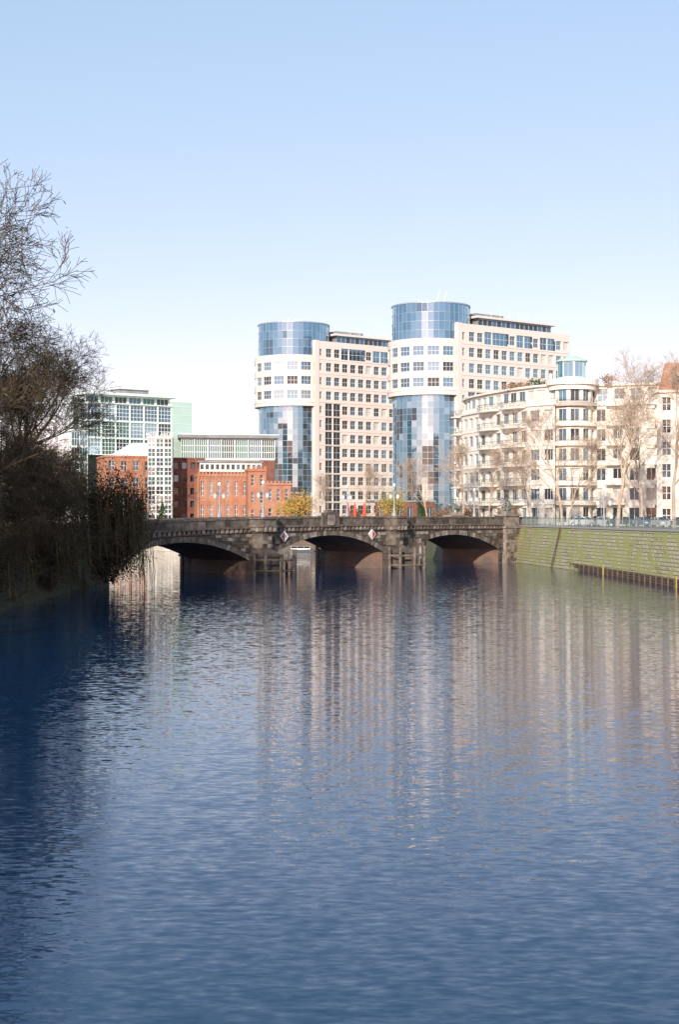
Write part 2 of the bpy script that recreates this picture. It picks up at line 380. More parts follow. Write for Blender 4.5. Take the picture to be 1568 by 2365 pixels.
# pier fenders
def fender(name,T,N):
    o=Obj(name); w=o.p('posts','wood'); r=o.p('beams','wood'); pl=o.p('protection_plates','stoneP')
    pts=[(-2.6,1.6),(-2.4,3.2),(-.9,4.4),(.9,4.6),(2.4,3.4),(2.9,1.6)]
    for a,b in pts:
        x=bp(T+a,N+b,-1); w.tube(x,(x[0],x[1],2.35+R.uniform(-.2,.6)),.20,.18,8,True)
    for (a,b),(c,d) in zip(pts[:-1],pts[1:]):
        for z in (.45,1.7):
            r.tube(bp(T+a,N+b,z),bp(T+c,N+d,z),.12,.12,6,True)
    for a,b in ((1.9,3.9),(2.9,2.4)):
        x=bp(T+a,N+b,-1); pl.tube(x,(x[0],x[1],2.9),.20,.20,8,True)
    return o.done()
fender('pier_fender',0,0); fender('pier_fender',25.1,0)
def fender_back(T):
    o=Obj('pier_fender'); w=o.p('posts','wood')
    for a in (-1.8,-.6,.8,1.9):
        x=bp(T+a,-W-3.4+abs(a),-1); w.tube(x,(x[0],x[1],3.2),.22,.2,8,True)
    w.tube(bp(T-1.9,-W-2,2),bp(T+1.9,-W-2,2),.15,.15,6,True)
    o.done()
fender_back(0); fender_back(25.1)
# navigation signs
for T,Z,flip in ((3.95,4.35,1),(20.6,4.45,-1)):
    o=Obj('waterway_sign'); f=o.p('border','wpaint'); a=o.p('red_half','red'); w=o.p('white_half','wpaint')
    s=.68
    n=.30
    pts=[bp(T-s,n,Z),bp(T,n,Z-s),bp(T+s,n,Z),bp(T,n,Z+s)]
    bk=[bp(T-s,.1,Z),bp(T,.1,Z-s),bp(T+s,.1,Z),bp(T,.1,Z+s)]
    f.face(*pts); f.face(*bk)
    for i in range(4): f.face(pts[i],pts[(i+1)%4],bk[(i+1)%4],bk[i])
    s=.56; n=.31
    a.face(bp(T-s*flip,n,Z),bp(T,n,Z-s),bp(T,n,Z+s)); w.face(bp(T+s*flip,n,Z),bp(T,n,Z-s),bp(T,n,Z+s))
    o.done()
# lamps
def lamp():
    o=Obj('street_lamp'); m=o.p('post','ironP'); l=o.p('lanterns','lampglass')
    m.lathe((0,0,0),[(.28,0),(.28,.35),(.16,.5),(.12,1.2),(.16,1.25),(.09,1.4),(.07,3.0),(.12,3.05),(.05,3.2),(.04,3.9),(.08,3.95),(.01,4.2)],8)
    for s in (-1,1):
        P=[(0,0,2.7),(s*.3,0,3.05),(s*.6,0,3.1),(s*.75,0,2.95)]
        for a,b in zip(P[:-1],P[1:]): m.tube(a,b,.035,.035,5)
        m.tube((0,0,3.5),(s*.6,0,3.1),.02,.02,4)
        l.lathe((s*.75,0,2.3),[(.08,0),(.17,.12),(.2,.4),(.14,.55)],8); m.lathe((s*.75,0,2.85),[(.2,0),(.1,.12),(.03,.2)],8)
    l.lathe((0,0,3.85),[(.08,0),(.18,.12),(.2,.35),(.1,.5)],8)
    return o
BA=math.atan2(BU[1],BU[0])
L0=lamp().done(bp(.2,.3,ztop(0)+.0),BA)
for t,n in ((25.1,.3),(3,-W+.1),(27.5,-W+.1),(58.5,-W-.5)): dup(L0,bp(t,n,ztop(min(t,50))-.02),BA)
for x,y in ((36.5,196),(31,222)): dup(L0,(x,y,G+.1),.3,1.25)
# ---------------------------------------------------------------- skin figures
def skin(name,V,E,Rd,mk,loc,rz=0,sub=2,parent=None,scale=1):
    me=bpy.data.meshes.new(name); me.from_pydata(V,E,[]); ob=bpy.data.objects.new(name,me); sc.collection.objects.link(ob)
    ob.modifiers.new('s','SKIN'); 
    for i,r in enumerate(Rd): me.skin_vertices[0].data[i].radius=(r,r)
    me.skin_vertices[0].data[0].use_root=True
    ss=ob.modifiers.new('d','SUBSURF'); ss.levels=ss.render_levels=sub
    me.materials.append(M[mk]); ob.location=loc; ob.rotation_euler=(0,0,rz); ob.scale=(scale,)*3
    if parent: ob.parent=parent
    return ob
def bear(loc,rz,sit):
    e=bpy.data.objects.new('bear_statue',None); sc.collection.objects.link(e); e.location=loc; e.rotation_euler=(0,0,rz)
    pb=Obj('pedestal'); pp=pb.p('pedestal','stoneP'); pp.abox(-1.1,1.1,-.55,.55,0,.3); pp.abox(-1.0,1.0,-.48,.48,.3,.5)
    po=pb.done(); po.parent=e
    if not sit:
        V=[(-.6,0,1.35),(0,0,1.4),(.55,0,1.5),(.95,0,1.62),(1.2,0,1.6),(1.42,0,1.5),
           (-.7,.25,1.0),(-.62,.26,.75),(-.72,.26,.55),(-.6,.26,.53),(-.7,-.25,1.0),(-.5,-.26,.75),(-.6,-.26,.55),(-.48,-.26,.53),
           (.55,.26,1.0),(.6,.27,.75),(.62,.27,.55),(.74,.27,.53),(.6,-.26,1.0),(.75,-.27,.75),(.8,-.27,.55),(.92,-.27,.53),(1.0,.16,1.88),(1.0,-.16,1.88),(-.95,0,1.3)]
        E=[(0,1),(1,2),(2,3),(3,4),(4,5),(0,6),(6,7),(7,8),(8,9),(0,10),(10,11),(11,12),(12,13),(2,14),(14,15),(15,16),(16,17),(2,18),(18,19),(19,20),(20,21),(3,22),(3,23),(0,24)]
        Rr=[.42,.46,.42,.27,.2,.11,.24,.15,.13,.09,.24,.15,.13,.09,.2,.15,.13,.09,.2,.15,.13,.09,.07,.07,.08]
    else:
        V=[(-.35,0,.85),(-.2,0,1.3),(.05,0,1.75),(.2,0,2.1),(.42,0,2.12),(.62,0,2.02),
           (-.1,.38,.8),(.45,.4,.85),(.5,.4,.6),(.68,.4,.55),(-.1,-.38,.8),(.45,-.4,.85),(.5,-.4,.6),(.68,-.4,.55),
           (.2,.32,1.5),(.4,.3,1.1),(.5,.18,.7),(.62,.18,.56),(.2,-.32,1.5),(.4,-.3,1.1),(.5,-.18,.7),(.62,-.18,.56),(.2,.17,2.36),(.2,-.17,2.36)]
        E=[(0,1),(1,2),(2,3),(3,4),(4,5),(0,6),(6,7),(7,8),(8,9),(0,10),(10,11),(11,12),(12,13),(2,14),(14,15),(15,16),(16,17),(2,18),(18,19),(19,20),(20,21),(3,22),(3,23)]
        Rr=[.45,.46,.36,.27,.2,.1,.26,.2,.13,.09,.26,.2,.13,.09,.2,.15,.12,.08,.2,.15,.12,.08,.07,.07]
    skin('bear_body',V,E,Rr,'bronze',(0,0,0),0,2,e)
bear(bp(52.6,-.4,ztop(50)+.3),BA+math.pi,True)
bear(bp(53,-W,ztop(50)+.1),BA+math.pi*.85,False)
def person(loc,rz,mk='cloth'):
    e=bpy.data.objects.new('pedestrian',None); sc.collection.objects.link(e); e.location=loc; e.rotation_euler=(0,0,rz)
    V=[(0,0,.92),(0,0,1.15),(0,0,1.40),(0,0,1.5),(0,.19,1.4),(-.05,.24,1.12),(.08,.25,.88),(0,-.19,1.4),(.08,-.24,1.13),(.2,-.24,.9),(0,.09,.85),(.12,.1,.48),(.16,.1,.08),(.3,.1,.04),(0,-.09,.85),(-.06,-.1,.48),(-.25,-.1,.12),(-.13,-.1,.04)]
    E=[(0,1),(1,2),(2,3),(2,4),(4,5),(5,6),(2,7),(7,8),(8,9),(0,10),(10,11),(11,12),(12,13),(0,14),(14,15),(15,16),(16,17)]
    Rr=[.15,.14,.15,.06,.075,.055,.045,.075,.055,.045,.1,.07,.05,.04,.1,.07,.05,.04]
    skin('body',V,E,Rr,mk,(0,0,0),0,1,e)
    skin('head',[(0,0,1.52),(.01,0,1.6),(.02,0,1.7),(.0,0,1.76),(.11,0,1.64)],[(0,1),(1,2),(2,3),(1,4)],[.05,.09,.1,.07,.02],'skin',(0,0,0),0,2,e)
    skin('hair',[(-.03,0,1.66),(-.02,0,1.75),(.02,0,1.79)],[(0,1),(1,2)],[.1,.1,.07],'tyre',(0,0,0),0,1,e)
person((34.2,190,G+.12),1.9); person((33.0,195.5,G+.12),-1.2,'carB'); person((39.5,181,G+.12),1.7,'carD')
# ---------------------------------------------------------------- floating fender boom at right bank
o=Obj('guard_boom'); w=o.p('timber_beams','rust'); y=o.p('yellow_posts','yellow')
bm=[(26.9,207),(28.6,192),(30.3,172),(31.6,152),(32.4,134),(34.5,110),(37.5,85)]
for A,B in zip(bm[:-1],bm[1:]):
    L,v,n=seg(A,B,(0,100))
    for z in (.02,.30,.58): w.box((A[0]+n[0]*.15,A[1]+n[1]*.15,z),(v[0]*L,v[1]*L,0),(-n[0]*.3,-n[1]*.3,0),(0,0,.22))
    w.box((A[0]-n[0]*.9,A[1]-n[1]*.9,.05),(v[0]*L,v[1]*L,0),(-n[0]*.3,-n[1]*.3,0),(0,0,.5))
    k=.5
    while k<L:
        x,yy=A[0]+v[0]*k,A[1]+v[1]*k; w.tube((x+n[0]*.2,yy+n[1]*.2,-1),(x+n[0]*.2,yy+n[1]*.2,.82),.10,.10,6,True)
        w.box((x,yy,.5),(-n[0]*1.1,-n[1]*1.1,0),(v[0]*.2,v[1]*.2,0),(0,0,.2)); k+=2.2
for x,yy in ((28.0,199),(30.9,164.5),(32.5,135.5)):
    y.tube((x-.35,yy,-1),(x-.35,yy,1.1),.09,.09,8,True)
o.done()
o=Obj('quay_ladder'); l=o.p('rungs','rust')
for k in range(14):
    z=.2+k*.37; x=28.1+(z/5.2)*1.2; yy=188
    l.box((x-.12,yy-.35,z),(.06,0,0),(0,.7,0),(0,0,.06))
for s in (-.38,.34): l.tube((27.95,yy+s,-.2),(29.3,yy+s,5.5),.05,.05,4)
o.done()
# ---------------------------------------------------------------- twin office towers
TV=(.8,.6); TN=(.6,-.8)
def tower(name,c,masts,seed):
    o=Obj(name); w=o.p('stone_walls','pink'); fr=o.p('window_frames','frameW'); st=o.p('curtain_wall_grid','steel')
    gb=o.p('glass_blue','gBlue'); gb2=o.p('glass_blue_soft','gBlue2'); gp=o.p('glass_pale','gPale'); gd=o.p('glass_dark','gDark'); gm=o.p('glass_mid','gMid'); bd=o.p('blinds','blind'); rf=o.p('roof','roof')
    base=[(gb,5),(gb2,2),(gm,3),(gd,1.2),(gp,1.),(bd,.6)]
    r=10.1
    facade(w,fr,base,cyl(c,r),0,2*math.pi*r,35.3,46.1,18,3,.76,.56,.3,(2,1),.08)
    n=54
    def ring(P,r,z0,z1):
        P.prism(circ(c,r,n),z0,z1)
    ring(w,r,34.3,35.3); ring(w,r,46.1,47.1)
    ring(w,r+.12,35.25,35.45)
    rg=9.2
    def sg(cc,rr):
        v=noise.noise(Vector((cc*.3+seed,rr*.9,seed)))
        return (.95,.95,[(gb,4),(gb2,4)] if v>-.25 else [(gm,2),(gb,2)])
    facade(st,None,None,cyl(c,rg),0,2*math.pi*rg,47.1,55.3,44,4,.95,.95,.06,jit=.006,style=sg)
    ring(st,rg+.1,55.3,55.6)
    rl=9.0
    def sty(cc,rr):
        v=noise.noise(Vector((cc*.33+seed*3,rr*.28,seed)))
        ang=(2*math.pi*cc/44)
        dark=v>(.12 if 4.9<ang<6.2 else .27)-(.10 if rr<9 else 0)  # clustered dark panels: reflections of other buildings put into the glass colour
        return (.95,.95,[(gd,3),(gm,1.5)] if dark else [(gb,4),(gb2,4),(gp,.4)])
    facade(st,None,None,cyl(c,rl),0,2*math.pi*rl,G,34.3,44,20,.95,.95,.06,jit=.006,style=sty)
    L=36; O=(c[0]+TN[0]*r,c[1]+TN[1]*r)
    def ss(cc,rr):
        if rr==11 and (3<=cc<=5 or 7<=cc<=8 or 10<=cc<=11): return (1.0 if cc not in(3,7,10) else .96,.8,[(gb,5),(gm,1)])
        if rr<8 and cc in (1,2) : return (.9,.9 if rr<8 else .6,[(gd,4),(gm,1)])
        if cc==0: return (.3,.5,[(gd,1),(gm,1)])
        return None
    dk=[(gm,3.5),(gd,3.0),(gb,3),(bd,.7)]
    facade(w,fr,dk,planar(O,TV,TN),0,L,6.5,49.7,14,12,.70,.58,.35,(1,1),.08,style=ss)
    pt=planar(O,TV,TN)
    w.box(pt(0,49.7,0),(TV[0]*L,TV[1]*L,0),(-TN[0]*.5,-TN[1]*.5,0),(0,0,1.1)); 
    w.box(pt(0,G,0),(TV[0]*L,TV[1]*L,0),(-TN[0]*.5,-TN[1]*.5,0),(0,0,1.3))
    for k in range(12): w.box(pt(0,6.5+3.6*k,.08),(TV[0]*L,TV[1]*L,0),(-TN[0]*.1,-TN[1]*.1,0),(0,0,.16))
    w.box(pt(0,G,0),(-TN[0]*.9,-TN[1]*.9,0),(-TV[0]*.02,-TV[1]*.02,0),(0,0,44))
    w.box(pt(-.6,G,.12),(TV[0]*1.3,TV[1]*1.3,0),(-TN[0]*1.6,-TN[1]*1.6,0),(0,0,45.7))
    pe=planar((O[0]+TV[0]*L,O[1]+TV[1]*L),(-TN[0],-TN[1]),TV)
    facade(w,fr,dk,pe,0,2*r,6.5,49.7,6,12,.6,.55,.3)
    O2=(c[0]-TN[0]*r,c[1]-TN[1]*r); facade(w,fr,dk,planar(O2,TV,(-TN[0],-TN[1])),0,L,6.5,49.7,14,12,.7,.58,.3)
    rf.box(pt(0,50.2,-.4),(TV[0]*L,TV[1]*L,0),(-TN[0]*(2*r-.8),-TN[1]*(2*r-.8),0),(0,0,.3))
    pz=planar(pt(8.5,0,-3)[:2],TV,TN)
    facade(st,None,[(gd,3),(gm,2)],pz,0,L-12,50.5,52.9,16,1,.85,.75,.1)
    w.box(pz(-1,52.9,.8),(TV[0]*(L-10),TV[1]*(L-10),0),(-TN[0]*14,-TN[1]*14,0),(0,0,.5)); rf.box(pz(.2,50.5,-.3),(TV[0]*(L-12.4),TV[1]*(L-12.4),0),(-TN[0]*12,-TN[1]*12,0),(0,0,2.38))
    rf.box(pz(2,53.4,-3),(TV[0]*9,TV[1]*9,0),(-TN[0]*6,-TN[1]*6,0),(0,0,1.2))
    m=o.p('masts','wpaint')
    for k,(dx,h,s) in enumerate(masts): m.tube((c[0]+dx,c[1]-2,55.5),(c[0]+dx+s,c[1]-2,55.5+h),.12,.08,5)
    for k in range(5): m.tube((pz(6+k*3,0,-2)[0],pz(6+k*3,0,-2)[1],53.4),(pz(6+k*3,0,-2)[0],pz(6+k*3,0,-2)[1],55+R.random()),.05,.04,4)
    return o.done()
tower('office_tower',(-11.8,366),((0,1.9,-1.6),(2,1.6,-1.6),(3,1.4,-1.4)),1.3)
tower('office_tower',(21.4,333),((1,3.6,1.0),(2.6,3.4,1.0)),5.7)
# ---------------------------------------------------------------- white apartment building
o=Obj('white_apartment_building'); w=o.p('walls','white'); fr=o.p('window_frames','frameW'); gd=o.p('glass_dark','gDark'); gm=o.p('glass_mid','gMid'); gb=o.p('glass_blue','gBlue'); bd=o.p('blinds','blind')
rl=o.p('balcony_railings','iron'); rf=o.p('roof','roof'); mt=o.p('pavilion_frame','mint'); gp=o.p('pavilion_glass','gPale'); ro=o.p('roof_planting','lfR'); ro2=o.p('roof_shrubs','lfG')
gl=[(gm,3),(gd,2.0),(gb,1.6),(bd,2.2)]
pl=[(34.8,229.3),(31.0,233.5),(27.4,240),(24.4,248),(22.2,256),(21.5,262),(22.8,267),(26.5,271)]
F=[8.7+3.2*k for k in range(6)]
for i,(A,B) in enumerate(zip(pl[:-1],pl[1:])):
    L,v,n=seg(A,B,(-100,300)); pt=planar(A,v,n); cols=max(2,round(L/2.6))
    facade(w,fr,gl,pt,0,L,5.2,8.7,cols,1,.6,.65,.4,(1,0),.09)
    facade(w,fr,gl,pt,0,L,8.7,24.7,cols,5,.68,.56,.3,(2,0),.08)
    w.box(pt(-.05,24.7,.3),(v[0]*(L+.1),v[1]*(L+.1),0),(-n[0]*.6,-n[1]*.6,0),(0,0,.35))
    w.box(pt(-.05,25.05,.0),(v[0]*(L+.1),v[1]*(L+.1),0),(-n[0]*.2,-n[1]*.2,0),(0,0,.6))
    for z in F[1:]: w.box(pt(0,z-.12,.1),(v[0]*L,v[1]*L,0),(-n[0]*.15,-n[1]*.15,0),(0,0,.2))
    w.box(pt(0,8.6,.25),(v[0]*L,v[1]*L,0),(-n[0]*.3,-n[1]*.3,0),(0,0,.3))
    p2=planar(pt(0,0,-1.5)[:2],v,n)
    facade(w,fr,gl,p2,0,L,25.0,27.9,cols,1,.7,.7,.2,(1,0),.08)
    if i<5: w.box(p2(-.2,27.9,.5),(v[0]*(L+.4),v[1]*(L+.4),0),(-n[0]*2.5,-n[1]*2.5,0),(0,0,.35))
    if i in (1,2,4):
        u0,u1=(.5,L-.3)
        for z in F[:]:
            N=8; pr=[]
            for k in range(N+1):
                s=k/N; d=1.55*math.sin(math.pi*s)**.45; pr.append(pt(u0+(u1-u0)*s,0,d)[:2])
            w.prism(pr,z-.18,z+.04)
            for h in (.35,.65,.95,1.05):
                for a,b2 in zip(pr[:-1],pr[1:]): rl.tube((*a,z+h),(*b2,z+h),.03,.03,4)
            for a in pr: rl.tube((*a,z),(*a,z+1.05),.03,.03,4)
w.prism([(36,231),(32.5,235),(29,241.5),(26,249.3),(23.8,257),(23.4,262),(24.5,266),(28,270),(50,270),(50,235)],G,24.8)
rf.prism([(37,233),(33,238),(30,244),(27,251),(25.5,258),(27,266),(50,268),(50,237)],24.9,28.0)
c=(38.0,232.4); r=3.45
facade(w,fr,gl,cyl(c,r),0,2*math.pi*r,5.2,8.7,10,1,.7,.7,.3,(1,0),.08)
facade(w,fr,gl,cyl(c,r),0,2*math.pi*r,8.7,27.9,10,6,.7,.6,.3,(1,0),.08)
for z in F+[24.7+3.2*0]:
    pr=circ(c,4.15,28); w.prism(pr,z-.2,z+.38)
    for h in (.6,.8,1.05):
        for a,b2 in zip(pr,pr[1:]+pr[:1]): rl.tube((*a,z+h),(*b2,z+h),.03,.03,4)
w.prism(circ(c,3.9,28),27.2,28.0); w.prism(circ(c,4.3,28),28.0,28.9)
oc=lambda r:circ(c,r,8)
w.prism(oc(2.5),28.9,29.2)
facade(mt,mt,[(gp,2),(gb,1)],cyl(c,2.3),0,2*math.pi*2.3,29.2,31.9,8,1,.86,.9,.06,(1,0),.06)
mt.prism(circ(c,2.6,16),31.9,32.15); mt.prism(circ(c,2.5,16),32.15,32.9,poly2=circ(c,.6,16))
for s in (-1,1): w.abox(c[0]+s*3.5-.2,c[0]+s*3.5+.2,c[1]-.3,c[1]+.3,28.8,30)
A,B=(41.3,231.6),(64,223.5); L,v,n=seg(A,B); pt=planar(A,v,n)
facade(w,fr,gl,pt,0,L,5.2,8.7,9,1,.6,.65,.4,(1,0),.09); facade(w,fr,gl,pt,0,L,8.7,24.7,9,5,.55,.6,.3,(1,0),.08)
w.box(pt(0,24.7,.4),(v[0]*L,v[1]*L,0),(-n[0]*1,-n[1]*1,0),(0,0,.5))
for z in F[1:]: w.box(pt(0,z-.12,.1),(v[0]*L,v[1]*L,0),(-n[0]*.15,-n[1]*.15,0),(0,0,.2))
p2=planar(pt(0,0,-1.8)[:2],v,n); facade(w,fr,gl,p2,0,L,25.1,28,9,1,.6,.7,.2); w.box(p2(0,28,.5),(v[0]*L,v[1]*L,0),(-n[0]*8,-n[1]*8,0),(0,0,.35))
w.box(pt(0.1,G,-.5),(v[0]*L,v[1]*L,0),(-n[0]*14,-n[1]*14,0),(0,0,19.6))
for z in F:
    for u in (2.3,10,17.5):
        w.box(pt(u,z-.15,0),(v[0]*3,v[1]*3,0),(n[0]*1.2,n[1]*1.2,0),(0,0,.2)); w.box(pt(u,z,1.12),(v[0]*3,v[1]*3,0),(n[0]*.06,n[1]*.06,0),(0,0,.95))
def leafcloud(P,c,rad,n,size,clumps=8,tight=.35,rng=R,zmin=None):
    cs=[]
    for _ in range(clumps):
        d=Vector((rng.gauss(0,1),rng.gauss(0,1),rng.gauss(0,1))).normalized()*rng.uniform(.25,.85)
        cs.append((d.x*rad[0]+c[0],d.y*rad[1]+c[1],d.z*rad[2]+c[2]))
    for _ in range(n):
        k=rng.choice(cs); p=Vector((k[0]+rng.gauss(0,rad[0]*tight),k[1]+rng.gauss(0,rad[1]*tight),k[2]+rng.gauss(0,rad[2]*tight)))
        if zmin is not None and p.z<zmin: p.z=zmin+rng.random()*.8
        a=Vector((rng.gauss(0,1),rng.gauss(0,1),rng.gauss(0,1))).normalized()*size*rng.uniform(.5,1.2)
        b2=a.cross(Vector((rng.gauss(0,1),rng.gauss(0,1),rng.gauss(0,1)))).normalized()*size*rng.uniform(.3,.7)
        P.face(p,p+a*.5+b2*.5,p+a,p+a*.5-b2*.5)
leafcloud(ro,(31.5,240,28.9),(3.2,4,.9),900,.35); leafcloud(ro2,(33,236.5,28.9),(1.6,2,.7),350,.35); leafcloud(ro,(43.5,231,29),(1.6,1.2,.9),400,.35)
o.done()
o=Obj('cream_apartment_building'); w=o.p('walls','white2'); fr=o.p('window_frames','frameW'); gd=o.p('glass_dark','gDark'); gm=o.p('glass_mid','gMid'); rr=o.p('mansard_roof','redroof')
A,B=(47.6,213),(66,206); L,v,n=seg(A,B); pt=planar(A,v,n)
facade(w,fr,[(gd,2),(gm,2)],pt,0,L,G,25.2,7,6,.45,.6,.3,(1,1),.09)
w.box(pt(-.3,25.2,.4),(v[0]*L,v[1]*L,0),(-n[0]*1,-n[1]*1,0),(0,0,.4)); w.box(pt(.01,G,-.5),(v[0]*L,v[1]*L,0),(-n[0]*12,-n[1]*12,0),(0,0,20.3))
facade(w,fr,[(gd,1),(gm,1)],planar(A,(-n[0],-n[1]),(-v[0],-v[1])),0,12,G,25.2,4,6,.4,.6,.3)
a,b2,c2,d2=pt(.2,0,0),pt(L,0,0),pt(L,0,-12),pt(.2,0,-12); e=[pt(1.0,0,-1.5),pt(L,0,-1.5),pt(L,0,-11),pt(1.0,0,-11)]
rr.prism([x[:2] for x in (a,b2,c2,d2)],25.6,29.8,poly2=[x[:2] for x in e])
for u in (2,6): rr.box(pt(u,26,0.02),(v[0]*1.6,v[1]*1.6,0),(-n[0]*2,-n[1]*2,0),(0,0,2.3)); gd.box(pt(u+.3,26.4,.04),(v[0]*1,v[1]*1,0),(-n[0]*.02,-n[1]*.02,0),(0,0,1.5))
o.done()
# ---------------------------------------------------------------- hotel
o=Obj('glass_hotel_building'); mt=o.p('mint_frame','mintw'); mp=o.p('mint_panels','mint'); gg=o.p('glass_green','gGreen'); gm=o.p('glass_mid','gMid'); gd=o.p('glass_dark','gDark'); gp=o.p('glass_pale','gPale'); bk=o.p('brick_base','brick2'); bk2=o.p('brick_wing','brick'); rf=o.p('roof','roof'); fr=o.p('frames','frameW')
O=(-51.9,292); pt=planar(O,TV,TN)
gg1=[(gg,5),(gm,2),(gd,2),(gp,1)]
facade(mt,mt,gg1,pt,0,20,19.3,30.0,6,3,.93,.9,.3,(3,3),.11)
facade(mt,mt,gg1,planar(pt(0,0,-1)[:2],TV,TN),0,20,30,31.8,6,1,.85,.75,.2,(2,0),.1)
mt.box(pt(-.3,31.8,.8),(TV[0]*21.3,TV[1]*21.3,0),(-TN[0]*8,-TN[1]*8,0),(0,0,.5)); mt.box(pt(0,30,.25),(TV[0]*20,TV[1]*20,0),(-TN[0]*2,-TN[1]*2,0),(0,0,.2))
rf.box(pt(9,32.3,-3),(TV[0]*7,TV[1]*7,0),(-TN[0]*4,-TN[1]*4,0),(0,0,1.2)); mt.box(pt(8.5,33.5,-2.5),(TV[0]*8,TV[1]*8,0),(-TN[0]*5,-TN[1]*5,0),(0,0,.25))
sd=planar(O,(-TN[0],-TN[1]),(-TV[0],-TV[1]))
facade(mt,mt,gg1,sd,0,7,G,30,2,7,.93,.9,.3,(3,1),.11)
cv=planar((-54.6,289.4),TV,TN)
facade(mt,mt,gg1,cv,0,3.6,G,24,2,6,.93,.9,.1,(2,1),.1); mt.box(cv(0,24,.2),(TV[0]*3.6,TV[1]*3.6,0),(-TN[0]*5,-TN[1]*5,0),(0,0,.3))
mp.box(pt(.1,G,-7.2),(TV[0]*19.8,TV[1]*19.8,0),(-TN[0]*.5,-TN[1]*.5,0),(0,0,26))
mp.box(pt(20,G,.05),(TV[0]*5,TV[1]*5,0),(-TN[0]*14,-TN[1]*14,0),(0,0,25.9)); 
for k in range(14): mt.box(pt(20,6+k*1.85,.1),(TV[0]*5.02,TV[1]*5.02,0),(-TN[0]*.05,-TN[1]*.05,0),(0,0,.07))
bA=(-46.6,283); bt=planar(bA,(.95,.31),(.31,-.95))
facade(bk2,fr,[(gd,2),(gm,2)],bt,0,9.7,G,18.4,4,4,.45,.55,.25,(1,1),.09); bk2.box(bt(-.2,18.4,.15),(.95*9.9,.31*9.9,0),(-.31*12,.95*12,0),(0,0,.4))
facade(bk2,fr,[(gd,2),(gm,2)],planar(bA,(-.31,.95),(-.95,-.31)),0,12,G,18.4,4,4,.45,.55,.25)
mt.prism([bt(1.5,0,-2)[:2],bt(9,0,-2)[:2],bt(9,0,-8)[:2],bt(1.5,0,-8)[:2]],18.8,21.5,poly2=[bt(6,0,-3)[:2],bt(9,0,-3)[:2],bt(9,0,-7)[:2],bt(6,0,-7)[:2]])
dt=planar((-33.8,287),(.98,.2),(.2,-.98))
facade(bk,None,[(gd,3),(gm,1)],dt,0,6.6,G,18.2,4,5,.6,.5,.7); bk.box(dt(0,18.2,.1),(6.6,1.3,0),(-2,9,0),(0,0,.3))
wg=planar((-33.5,300),(.985,.17),(.17,-.985))
facade(mt,mt,gg1,wg,0,20,18.6,23.2,7,1,.94,.88,.2,(5,2),.12); rf.box(wg(-.5,23.2,.8),(21,3.6,0),(-1.5,9,0),(0,0,.7)); mt.box(wg(-.5,23.85,.85),(21,3.6,0),(-.05,.3,0),(0,0,.15))
bk.box(wg(0,G,-.05),(19.7,3.4,0),(-1.5,9,0),(0,0,13.3))
facade(mt,mt,[(gd,3),(gm,1)],planar((-28,284),(.985,.17),(.17,-.985)),0,12.5,15.6,17.4,12,1,.7,.6,.3,(0,0)); rf.box((-28.3,283.6,17.4),(12.9,2.2,0),(-1,7,0),(0,0,.3))
lt=planar((-37.8,279.6),(1,.06),(.06,-1))
facade(fr,fr,[(gg,3),(gd,3),(gm,2),(gp,1.2)],lt,0,4.8,G,22.0,3,9,.86,.84,.15,(1,1),.12)
facade(fr,fr,[(gg,3),(gd,2),(gm,2)],planar((-33.0,279.9),(-.06,1),(1,.06)),0,4.5,G,22,2,9,.86,.84,.15,(1,1),.12)
facade(fr,fr,[(gg,3),(gd,2),(gm,2)],planar((-37.8,279.6),(-.06,1),(-1,-.06)),0,4.5,G,22,2,9,.86,.84,.15,(1,1),.12)
fr.prism([(-38,279.4),(-32.8,279.7),(-33.2,284.4),(-38.3,284.1)],22,22.35)
par=o.done()
cu=bpy.data.curves.new('hotel_sign','FONT'); cu.body='HOTEL ABION'; cu.size=1.0; cu.extrude=.06; cu.align_x='CENTER'
to=bpy.data.objects.new('hotel_sign',cu); sc.collection.objects.link(to); to.location=(-35.4,279.3,22.45); to.rotation_euler=(math.radians(90),0,.06); to.scale=(.82,1,1); cu.materials.append(M['wpaint']); to.parent=par
# orange brick building
o=Obj('orange_brick_building'); bk=o.p('walls','brick'); fr=o.p('frames','frameW'); gd=o.p('glass_dark','gDark'); gm=o.p('glass_mid','gMid'); rf=o.p('roof','roof')
bt=planar((-27.2,273.2),(.985,.17),(.17,-.985))
facade(bk,fr,[(gd,1),(gm,2)],bt,0,9.8,G,14.3,6,2,.34,.62,.3,(1,2),.08)
bk.box(bt(-.15,14.3,.25),(.985*10.1,.17*10.1,0),(-1.9,11,0),(0,0,.5))
for k in range(15): bk.box(bt(k*.68,14.8,.2),(.36,.06,0),(-.05,.3,0),(0,0,.5)); bk.box(bt(k*.68,13.9,.18),(.3,.05,0),(-.03,.18,0),(0,0,.4))
bk.box(bt(0,9.4,.08),(.985*9.8,.17*9.8,0),(-.02,.12,0),(0,0,.2))
for k in range(7): bk.box(bt(-.15+k*1.63,G,.12),(.3,.05,0),(-.03,.2,0),(0,0,9.1))
bk.prism([bt(0,0,0)[:2],bt(0,0,-12)[:2],bt(0.3,0,-12)[:2],bt(.3,0,0)[:2]],G,14.3)
g2=planar((-17.4,270.6),(.985,.17),(.17,-.985))
facade(bk,fr,[(gd,1),(gm,2)],g2,0,3.4,G,15.2,2,3,.3,.6,.3,(0,2),.08)
facade(bk,fr,[(gd,1),(gm,2)],g2,3.4,8.2,G,12.6,3,2,.36,.6,.3,(0,2),.08)
bk.box(g2(-.15,15.2,.2),(3.6,.62,0),(-1,6,0),(0,0,.5)); bk.box(g2(3.45,12.6,.2),(4.9,.84,0),(-1.3,8,0),(0,0,.4))
for k in range(5): bk.box(g2(k*.75,15.7,.15),(.4,.07,0),(-.05,.3,0),(0,0,.5))
